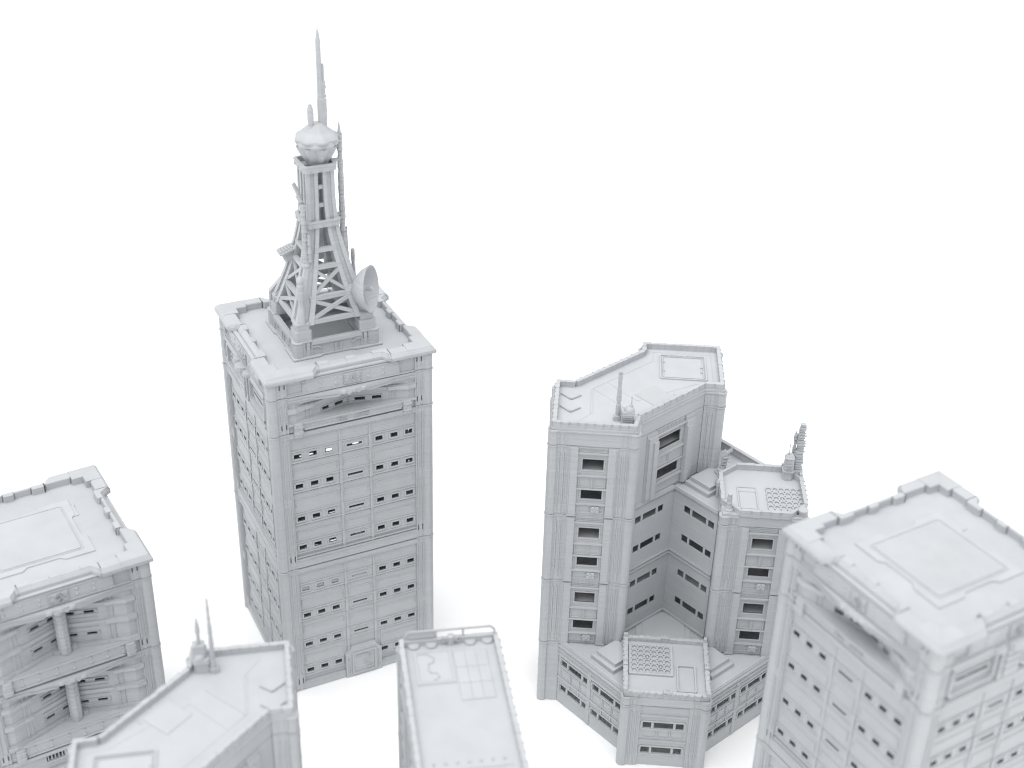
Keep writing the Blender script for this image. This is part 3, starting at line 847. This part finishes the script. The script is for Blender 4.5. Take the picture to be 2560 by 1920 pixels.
    def rod(x, y, z0, z1, r, tip=.06, bulb=False, seed=1):
        b = MB(); rr = random.Random(seed); pr = []
        if bulb: pr += [(.006, z0-.028), (.024, z0-.02), (.027, z0-.008), (.022, z0+.004), (.012, z0+.01)]
        z = z0+.012 if bulb else z0
        while z < z1-tip:
            q = r*rr.uniform(.85, 1.15)*(1.08-.25*(z-z0)/(z1-z0)); pr += [(q, z), (q, z+.02), (q*.86, z+.021), (q*.86, z+.024)]; z += .026
        pr += [(r*.75, z1-tip), (r*.18, z1)]
        b.lathe(pr, 8, x, y); return b
    put('antenna_rod', rod(.150, 0, .455, 1.312, .0185, .075, True, 3).mesh('antenna_rod', smooth=30), t)
    put('antenna_rod', rod(.172, .02, .27, .645, .017, .01, False, 4).mesh('antenna_rod'), t)
    put('antenna_rod', rod(.222, .045, .24, .505, .0135, .01, False, 5).mesh('antenna_rod'), t)
    put('antenna_rod', rod(-.124, -.118, .535, .90, .0155, .01, True, 6).mesh('antenna_rod', smooth=30), t)
    put('antenna_rod', rod(-.100, -.125, .545, .73, .0145, .01, False, 7).mesh('antenna_rod'), t)
    b = MB(); b.lathe([(.020, .205), (.020, .30), (.018, .31), (.018, .36), (.021, .37), (.022, .42), (.019, .425), (.022, .43), (.022, .455), (.019, .46), (.019, .475), (.022, .48), (.020, .497), (.014, .508)], 12, -.196, -.222)
    put('tank', b.mesh('tank', smooth=30), t)
    b = MB()
    b.beam((.145, 0, 1.09), (.085, 0, 1.09), .018); b.beam((.145, 0, .76), (.085, 0, .76), .016); put('bracket', b.mesh('bracket'), t)
    b = MB(); b.beam((-.112, -.06, .91), (-.145, -.03, 1.0), .030, .012); b.beam((-.112, -.10, .88), (-.140, -.07, .94), .02, .012); b.box(-.14, -.10, -.12, -.08, .86, .885); put('bracket', b.mesh('bracket'), t)
    # roofed signal box on the left legs
    b = MB(); b.M = T((-.165, .10, .535)) @ Matrix.Rotation(R(-18), 4, 'Y')
    b.prism(chrect(-.055, .055, -.045, .045, .012), 0, .012); b.prism(chrect(-.038, .038, -.03, .03, .01), -.055, 0, None)
    for k in range(5): b.box(-.045+k*.018, -.037+k*.018, -.032, .032, .012, .020)
    b.M = None; b.beam((-.15, .10, .49), (-.09, .08, .43), .05, .04)
    put('signal_box', b.mesh('signal_box'), t)
    # big dish on the near right corner
    D = T((.176, -.196, .352)) @ Matrix.Rotation(R(-38), 4, 'Z') @ Matrix.Rotation(R(83), 4, 'Y')
    b = MB(); b.M = D
    b.lathe([(.020, -.045), (.045, -.040), (.085, -.015), (.118, .022), (.139, .060), (.141, .066), (.136, .066), (.112, .030), (.080, .002), (.040, -.018), (.012, -.022)], 40)
    dish = put('dish', b.mesh('dish', smooth=35), t)
    b = MB(); b.M = D; b.lathe([(.040, -.020), (.034, .010), (.018, .030), (.012, .034), (.012, .062), (.016, .064), (.014, .074), (.005, .078)], 16); put('feed_horn', b.mesh('feed_horn', smooth=35), dish)
    b = MB(); b.M = D; b.lathe([(.034, -.09), (.034, -.06), (.024, -.04)], 12); b.M = None; b.beam((.165, -.165, .34), (.11, -.11, .35), .05, .05); b.beam((.20, -.20, .21), (.215, -.215, .195), .04); put('dish_mount', b.mesh('dish_mount'), dish)
    # two tilted solar-like panels on the far left corner
    for yy, dz in ((.268, .0), (.205, -.012)):
        b = MB(); b.slabxz([(-.240, .215+dz), (-.158, .290+dz), (-.158, .282+dz), (-.240, .207+dz)], yy-.028, yy+.014)
        b.slabxz([(-.242, .226+dz), (-.150, .312+dz), (-.150, .262+dz), (-.226, .176+dz), (-.242, .190+dz)], yy-.034, yy-.027)
        for q in range(4): b.box(-.20+q*.012, -.195+q*.012, yy-.038, yy-.033, .20+dz+q*.012, .22+dz+q*.012)
        put('tilted_panel', b.mesh('tilted_panel'), t)
    b = MB(); rr = random.Random(2); pr = []
    for k in range(14): q = rr.uniform(.008, .012); pr += [(q, .09+k*.010), (q, .098+k*.010)]
    b.lathe(pr, 8, -.244, .235); put('antenna_rod', b.mesh('antenna_rod'), t)
    return t
spire()

# ------------------------------------------------------------------ E: right foreground square tower
E_ = thing('model_skyscraper', 'blurred square grey tower model cut off by the right edge', 'model building', (1.885, 4.667, 0), .548, GRP)
square_tower(E_, ['grid', 'grid', 'low'], arch_sides=(1, 3), plate=True, sides=(0, 1, 3), door=None)

# ------------------------------------------------------------------ D: left square tower with niches
D_ = thing('model_skyscraper', 'square grey tower model with ribbed columns in niches, cut by left edge', 'model building', (-2.8173, 5.5807, 0), .5589, GRP)
square_tower(D_, ['base', 'arch', 'arch'], plate=True, sides=(0, 1, 3))

# ------------------------------------------------------------------ C: stepped complex
C_ = thing('model_skyscraper', 'stepped grey complex model with low front wing and inner V court', 'model building', (.2269, 6.8117, 0), -.0591, GRP)
BASEP = [(0,0),(.12,0),(.52,-.40),(.52,-.525),(1.035,-.525),(1.035,-.40),(1.435,0),(1.545,0),(1.545,.51),(1.435,.51),(1.035,.93),(1.035,1.05),(.525,1.05),(.525,.93),(.12,.51),(0,.51)]
BASES = ['short','triple','short','wing','short','triple','short','bay','short','triple','short','bay','short','triple','short','bay']
poly_storey(C_, BASEP, BASES, 0, posts=[(.52,-.525,0),(1.035,-.525,1),(0,.51,3),(1.545,0,1),(1.545,.51,2),(1.035,1.05,2),(.525,1.05,3)])
b = MB(); b.prism([(.118,.02),(.118,0),(.045,0),(.038,-.010),(.014,-.012),(-.006,-.004),(-.010,.02),(-.010,.05),(0,.05),(0,.10),(.02,.10),(.02,.02)][::-1], .004, .489); b.prism([(.118,.02),(.118,-.004),(.047,-.004),(.040,-.014),(.014,-.016),(-.010,-.006),(-.014,.02),(-.014,.06),(.02,.06),(.02,.02)][::-1], .480, .486)
put('corner_pier', b.mesh('corner_pier'), C_)
MIDP = [(0,0),(.51,0),(.520,.13),(.775,.385),(1.030,.13),(1.035,0),(1.545,0),(1.545,.51),(1.435,.51),(1.035,.93),(1.035,1.05),(.525,1.05),(.525,.93),(.12,.51),(0,.51)]
MIDS = ['bay','short','vwin','vwinr','short','bay','bay','short','triple','short','bay','bay','short','triple','short','bay']
MIDS = ['bay','short','vwin','vwinr','short','bay','bay','short','triple','short','bay','bay','triple','short','bay']
MIDC = [(0,0,0),(.51,0,1),(1.035,0,0),(1.545,0,1),(1.545,.51,2),(1.035,1.05,2),(.525,1.05,3),(0,.51,3)]
for k in (1, 2):
    poly_storey(C_, MIDP, MIDS, .49*k, posts=MIDC)
poly_storey(C_, TOPP, TOPS, 1.47, posts=TOPC)
poly_slab(C_, 'base_roof', inset(BASEP, .012), .474, .484)
poly_slab(C_, 'floor', inset(MIDP, .036), .49+.306, .49+.312); poly_slab(C_, 'floor', inset(MIDP, .036), .98+.306, .98+.312); poly_slab(C_, 'floor', inset(TOPP, .036), 1.47+.306, 1.47+.312)
poly_slab(C_, 'wing_roof', inset(MIDP, .014), 1.452, 1.462)
top_roof(C_, 1.96, 1, 1)
# parapet rims of the wing roof
for p, q in (((.528,.13),(.775,.377)), ((.775,.377),(1.022,.13))):
    L = math.hypot(q[0]-p[0], q[1]-p[1]); put('roof_rim', MB().box(0, L, .0, .016, 0, .012).mesh('roof_rim'), C_, frame(p, q, 1.462))
b = MB(); b.M = frame((1.435,.51), (1.035,.93), 1.462); b.box(.0, .58, .0, .018, 0, .055); b.box(0, .58, -.004, .022, .050, .058); b.M = None
put('roof_rim', b.mesh('roof_rim'), C_)
for p, q in (((.12,.0),(.52,-.40)), ((1.035,-.40),(1.435,0))):
    put('roof_rim', cached('rrim', lambda: MB().box(0.0, .56, .007, .028, 0, .0085).mesh('roof_rim')), C_, frame(p, q, .484))
def platform(parent, c, ang, z, w=.19, L=.34):
    def fn():
        b = MB(); b.box(-w/2, w/2, 0, L, 0, .028); b.box(-w/2+.016, w/2-.016, .030, L, .028, .054); return b.mesh('roof_platform')
    put('roof_platform', cached(('plat', w, L), fn), parent, T((c[0], c[1], z)) @ Matrix.Rotation(ang, 4, 'Z'))
platform(C_, (.905, .345), R(-45), 1.462)
platform(C_, (.392, -.195), R(-45), .484, w=.195, L=.20)
platform(C_, (1.135, -.185), R(45), .484, w=.20, L=.18)
b = MB(); b.box(.60, .95, .0, .36, .484, .4885); b.box(.64, .91, .03, .33, .4885, .4925); put('court_floor', b.mesh('court_floor'), C_)
# front wing roof
WP = [(.52,-.525),(1.035,-.525),(1.035,-.012),(.52,-.012)]
for i in range(4):
    p, q = WP[i], WP[(i+1) % 4]
    put('frieze', cached('wfr', lambda: MB().box(0, .515, .002, .03, 0, .062).mesh('frieze')), C_, frame(p, q, .49))
    put('corner_pier', corner_pier(.062, .100, False, False), C_, frame(p, q, .49))
wr = poly_slab(C_, 'roof', inset(WP, .004), .552, .565)
wavy_parapet(wr, inset(WP, .004), .556, .038, t=.018, step=.045, seed=3)
def crest_bits():
    b = MB(); rr = random.Random(9)
    for i in range(4):
        b.M = frame(WP[i], WP[(i+1) % 4], .59)
        for k in range(13):
            x = .02+k*.0385; b.prism(chrect(x-.015, x+.015, -.004, .023, .005), -.010, rr.uniform(.0015, .006))
        b.box(.235, .285, -.004, .024, 0, .016); b.prism([(.245,.0),(.275,.0),(.275,.02),(.245,.02)], .014, .030, [(.256,.006),(.264,.006),(.264,.014),(.256,.014)])
        b.box(0, .02, -.002, .024, 0, .024)
    b.M = None; return b.mesh('parapet_crest')
put('parapet_crest', crest_bits(), wr)
b = MB(); b.ring(chrect(.550, .820, -.345, -.068, .006), chrect(.564, .806, -.331, -.082, .004), 0, .013); fr = put('grid_frame', b.mesh('grid_frame'), wr, T((0, 0, .565)))
cell_grid(wr, .564, .806, -.331, -.082, 6, 6, .565, .012)
b = MB(); b.ring(chrect(.840, .957, -.478, -.240, .008), chrect(.850, .947, -.468, -.250, .006), 0, .013); put('skylight_frame', b.mesh('skylight_frame'), wr, T((0, 0, .565)))
# right tower roof: octagon deck inside the corner blocks
RP = [(1.035,0),(1.545,0),(1.545,.51),(1.035,.51)]
for i in range(4):
    put('frieze', cached('rfr', lambda: MB().box(0, .51, .004, .03, 0, .062).box(.10, .41, -.002, .004, .0, .006).mesh('frieze')), C_, frame(RP[i], RP[(i+1) % 4], 1.47))
    put('corner_pier', corner_pier(.062, .100, False, False), C_, frame(RP[i], RP[(i+1) % 4], 1.47))
rr_ = poly_slab(C_, 'roof', inset(RP, .004), 1.532, 1.545)
OC = chrect(1.035, 1.545, -.006, .51, .112)
wavy_parapet(rr_, OC, 1.538, .046, t=.020, step=.048, seed=5, skip=(1, 3, 5, 7))
for i in (1, 3, 5, 7):
    p, q = OC[i], OC[(i+1) % 8]; L = math.hypot(q[0]-p[0], q[1]-p[1]); put('chamfer_wall', cached('chw', lambda: MB().box(0, L, 0, .018, 0, .034).mesh('chamfer_wall')), rr_, frame(p, q, 1.545))
put('corner_parapet', MB().box(.019, .12, .0, .018, 0, .06).mesh('corner_parapet'), rr_, frame((1.545,.51), (1.40,.51), 1.545))
put('corner_parapet', MB().box(0, .11, 0, .018, 0, .05).mesh('corner_parapet'), rr_, frame((1.545,.40), (1.545,.51), 1.545))
b = MB(); b.ring(chrect(1.138, 1.258, .070, .300, .006), chrect(1.146, 1.250, .078, .292, .004), 0, .005); b.box(1.146, 1.250, .245, .251, 0, .006); b.box(1.15, 1.246, .08, .245, 0, .003); put('deck_hatch', b.mesh('deck_hatch'), rr_, T((0, 0, 1.545)))
cell_grid(rr_, 1.312, 1.536, .022, .305, 6, 6, 1.545, .009, clip=lambda x, y: x+(.0)-1.545 < -.112+min(.10, y+.006) + .02 and not (x > 1.50 and y < .08))
b = MB(); b.lathe([(.034, 0), (.034, .016), (.028, .020), (.028, .030), (.020, .036), (.018, .05), (.016, .052), (.017, .075), (.014, .078), (.015, .112), (.012, .113), (.012, .121), (.014, .122), (.014, .136)], 14, 1.075, .040); put('corner_post', b.mesh('corner_post', smooth=30), rr_, T((0, 0, 1.532)))
b = MB(); b.lathe([(.034, 0), (.034, .01), (.024, .014), (.024, .040), (.031, .044), (.031, .058), (.024, .062)], 14, 1.510, .035); put('corner_post', b.mesh('corner_post', smooth=30), rr_, T((0, 0, 1.532)))
b = MB(); rr = random.Random(4)
b.prism(chrect(1.425, 1.487, .400, .462, .012), 0, .150, chrect(1.428, 1.484, .403, .459, .012)); b.prism(chrect(1.420, 1.492, .395, .467, .012), .055, .064)
b.prism(chrect(1.424, 1.488, .399, .463, .014), .150, .172, chrect(1.436, 1.476, .411, .451, .010)); b.box(1.432, 1.480, .395, .400, .105, .114); b.box(1.432, 1.480, .394, .400, .085, .090)
put('roof_kiosk', b.mesh('roof_kiosk'), rr_, T((0, 0, 1.545)))
b = MB(); b.lathe([(.004, 0), (.005, .02), (.002, .022), (.002, .055), (.004, .057), (.002, .08)], 6, 1.447, .425); put('antenna_rod', b.mesh('antenna_rod'), rr_, T((0, 0, 1.715)))
b = MB()
for k in range(20):
    z = k*.0185; s = .030 - .013*k/20 + rr.uniform(-.004, .004); ox = rr.uniform(-.004, .004); oy = rr.uniform(-.003, .003)
    b.prism(chrect(1.512-s+ox, 1.512+s+ox, .462-s+oy, .462+s+oy, s*.4), z, z+.0155)
    if k > 8: b.box(1.512, 1.512+s+rr.uniform(.002, .014), .457, .464, z+.004, z+.010)
b.prism(chrect(1.500, 1.524, .452, .474, .004), 0, .355); b.box(1.49, 1.545, .425, .45, 0, .05)
put('antenna_mast', b.mesh('antenna_mast'), rr_, T((0, 0, 1.552)))
b = MB()
for k in range(13): s = rr.uniform(.006, .011); b.prism(chrect(1.480-s, 1.480+s, .470-s, .470+s, s*.3), k*.022, k*.022+.018)
b.prism(chrect(1.475, 1.485, .465, .475, .002), 0, .30); put('antenna_mast', b.mesh('antenna_mast'), rr_, T((0, 0, 1.56)))
# lattice gantry at the back left corner of that roof
b = MB(); cx, cy = 1.064, .482
b.lathe([(.030, 0), (.030, .014), (.020, .020), (.018, .040)], 12, cx, cy)
for sx in (-1, 1):
    for sy in (-1, 1): b.beam((cx+sx*.008, cy+sy*.008, .03), (cx+sx*.020+.012, cy+sy*.014, .115), .006)
for z in (.05, .075, .10): b.box(cx-.016+z*.1, cx+.018+z*.1, cy-.014, cy+.014, z, z+.006)
b.beam((cx-.01, cy, .11), (cx+.045, cy, .16), .020, .014); b.beam((cx-.02, cy, .12), (cx+.01, cy, .15), .012, .02); b.beam((cx+.035, cy, .15), (cx+.048, cy, .185), .012); b.beam((cx+.02, cy-.02, .09), (cx+.04, cy-.02, .08), .012)
put('lattice_gantry', b.mesh('lattice_gantry'), rr_, T((0, 0, 1.535)))
b = MB(); b.lathe([(.012, -.10), (.012, 0), (.016, .004), (.012, .02), (.018, .03), (.006, .05)], 8, 1.030, .300); b.lathe([(.010, -.10), (.014, 0), (.008, .02)], 8, 1.028, .36)
put('drain_pipe', b.mesh('drain_pipe'), rr_, T((0, 0, 1.54)))

# ------------------------------------------------------------------ B: lower left foreground, long roof turned the other way
B_ = thing('model_skyscraper', 'blurred grey model with long chevron-marked roof and twin masts, lower left', 'model building', (-1.082, 5.448, 0), 3.338, GRP)
BP = TOPP
for k in range(3):
    poly_storey(B_, TOPP, TOPS, .49*k, posts=TOPC)
poly_slab(B_, 'floor', inset(TOPP, .036), .768, .776); poly_slab(B_, 'floor', inset(TOPP, .036), 1.258, 1.266)
top_roof(B_, 1.47, 2, 2)

# ------------------------------------------------------------------ F: slim slab block in the middle foreground
F_ = thing('model_skyscraper', 'blurred slim grey slab model with flat roof and rail, bottom centre', 'model building', (-.541, 5.487, 0), .1748, GRP)
LF = 1.04
FP = [(0,-LF),(.51,-LF),(.51,0),(0,0)]
def slab_block(root):
    for k in range(3):
        z = .49*k
        for i in range(4):
            p, q = FP[i], FP[(i+1) % 4]
            if i % 2 == 0: cell_face(root, frame(p, q, z), .51, .49, 'bay')
            else:
                d = (0, 1) if i == 1 else (0, -1); h2 = LF/2
                for j in range(2):
                    a = (p[0], p[1]+d[1]*j*h2); c = (p[0], p[1]+d[1]*(j+1)*h2); cell_face(root, frame(a, c, z), h2, .49, 'bay')
            put('corner_pier', corner_pier(.49, .100, True, False), root, frame(p, q, z))
    for i in range(4):
        p, q = FP[i], FP[(i+1) % 4]; L = math.hypot(q[0]-p[0], q[1]-p[1])
        put('frieze', MB().box(0, L, .002, .03, 0, .085).box(.1, L-.1, -.003, .002, .0, .008).mesh('frieze'), root, frame(p, q, 1.47))
        put('corner_pier', corner_pier(.085, .100, False, False), root, frame(p, q, 1.47))
    roof = poly_slab(root, 'roof', inset(FP, .004), 1.555, 1.568)
    wavy_parapet(roof, inset(FP, .002), 1.560, .040, t=.020, step=.058, seed=7)
    zr = 1.568
    # back wall with bosses and a rail
    b = MB(); rr = random.Random(6)
    b.box(.03, .49, -.026, -.004, 0, .034)
    for x in (.075, .165, .365, .455): b.lathe([(.030, 0), (.032, .008), (.024, .018)], 10, x, -.026)
    b.beam((.22, -.03, .02), (.31, -.03, .045), .012); b.beam((.31, -.03, .02), (.22, -.03, .045), .012); b.lathe([(.02, 0), (.02, .05), (.01, .058)], 8, .265, -.024)
    put('back_wall', b.mesh('back_wall', smooth=30), roof, T((0, 0, zr)))
    b = MB(); pts = [(.030, .030), (.030, .055), (.052, .082), (.470, .082), (.492, .060), (.492, .030)]
    for p, q in zip(pts, pts[1:]): b.beam((p[0], -.012, p[1]), (q[0], -.012, q[1]), .009, .009, (0,1,0))
    b.box(.325, .335, -.016, -.008, .03, .08); b.box(.186, .194, -.016, -.008, .03, .08); b.box(.035, .186, -.014, -.008, .03, .078); b.beam((.05, -.014, .050), (.18, -.014, .050), .010)
    put('roof_rail', b.mesh('roof_rail'), roof, T((0, 0, zr)))
    b = MB(); b.prism(rectp(.066, .258, -.318, -.072), 0, .005); b.ring(rectp(.078, .246, -.306, -.084), rectp(.083, .241, -.301, -.089), .005, .007)
    pts = [(.088,-.10),(.13,-.10),(.165,-.13),(.16,-.165),(.135,-.175),(.13,-.215),(.14,-.24),(.17,-.245),(.18,-.275),(.15,-.295)]
    for p, q in zip(pts, pts[1:]): b.beam((*p, .007), (*q, .007), .006, .005)
    put('relief_plate', b.mesh('relief_plate'), roof, T((0, 0, zr)))
    b = MB(); b.prism(rectp(.268, .440, -.450, -.088), 0, .002)
    put('panel_bed', b.mesh('panel_bed'), roof, T((0, 0, zr)))
    tile = MB().prism(rectp(.0005, .055, -.1165, -.0005), 0, .0012).mesh('roof_panel')
    for i in range(3):
        for j in range(3): put('roof_panel', tile, roof, T((.270+i*.056, -.094-j*.118, zr+.002)))
    b = MB()
    for i in range(7): b.box(.08+i*.055, .09+i*.055, -.86, -.845, 0, .007)
    b.box(.06, .45, -.90, -.895, 0, .003)
    put('deck_line', b.mesh('deck_line'), roof, T((0, 0, zr)))
slab_block(F_)
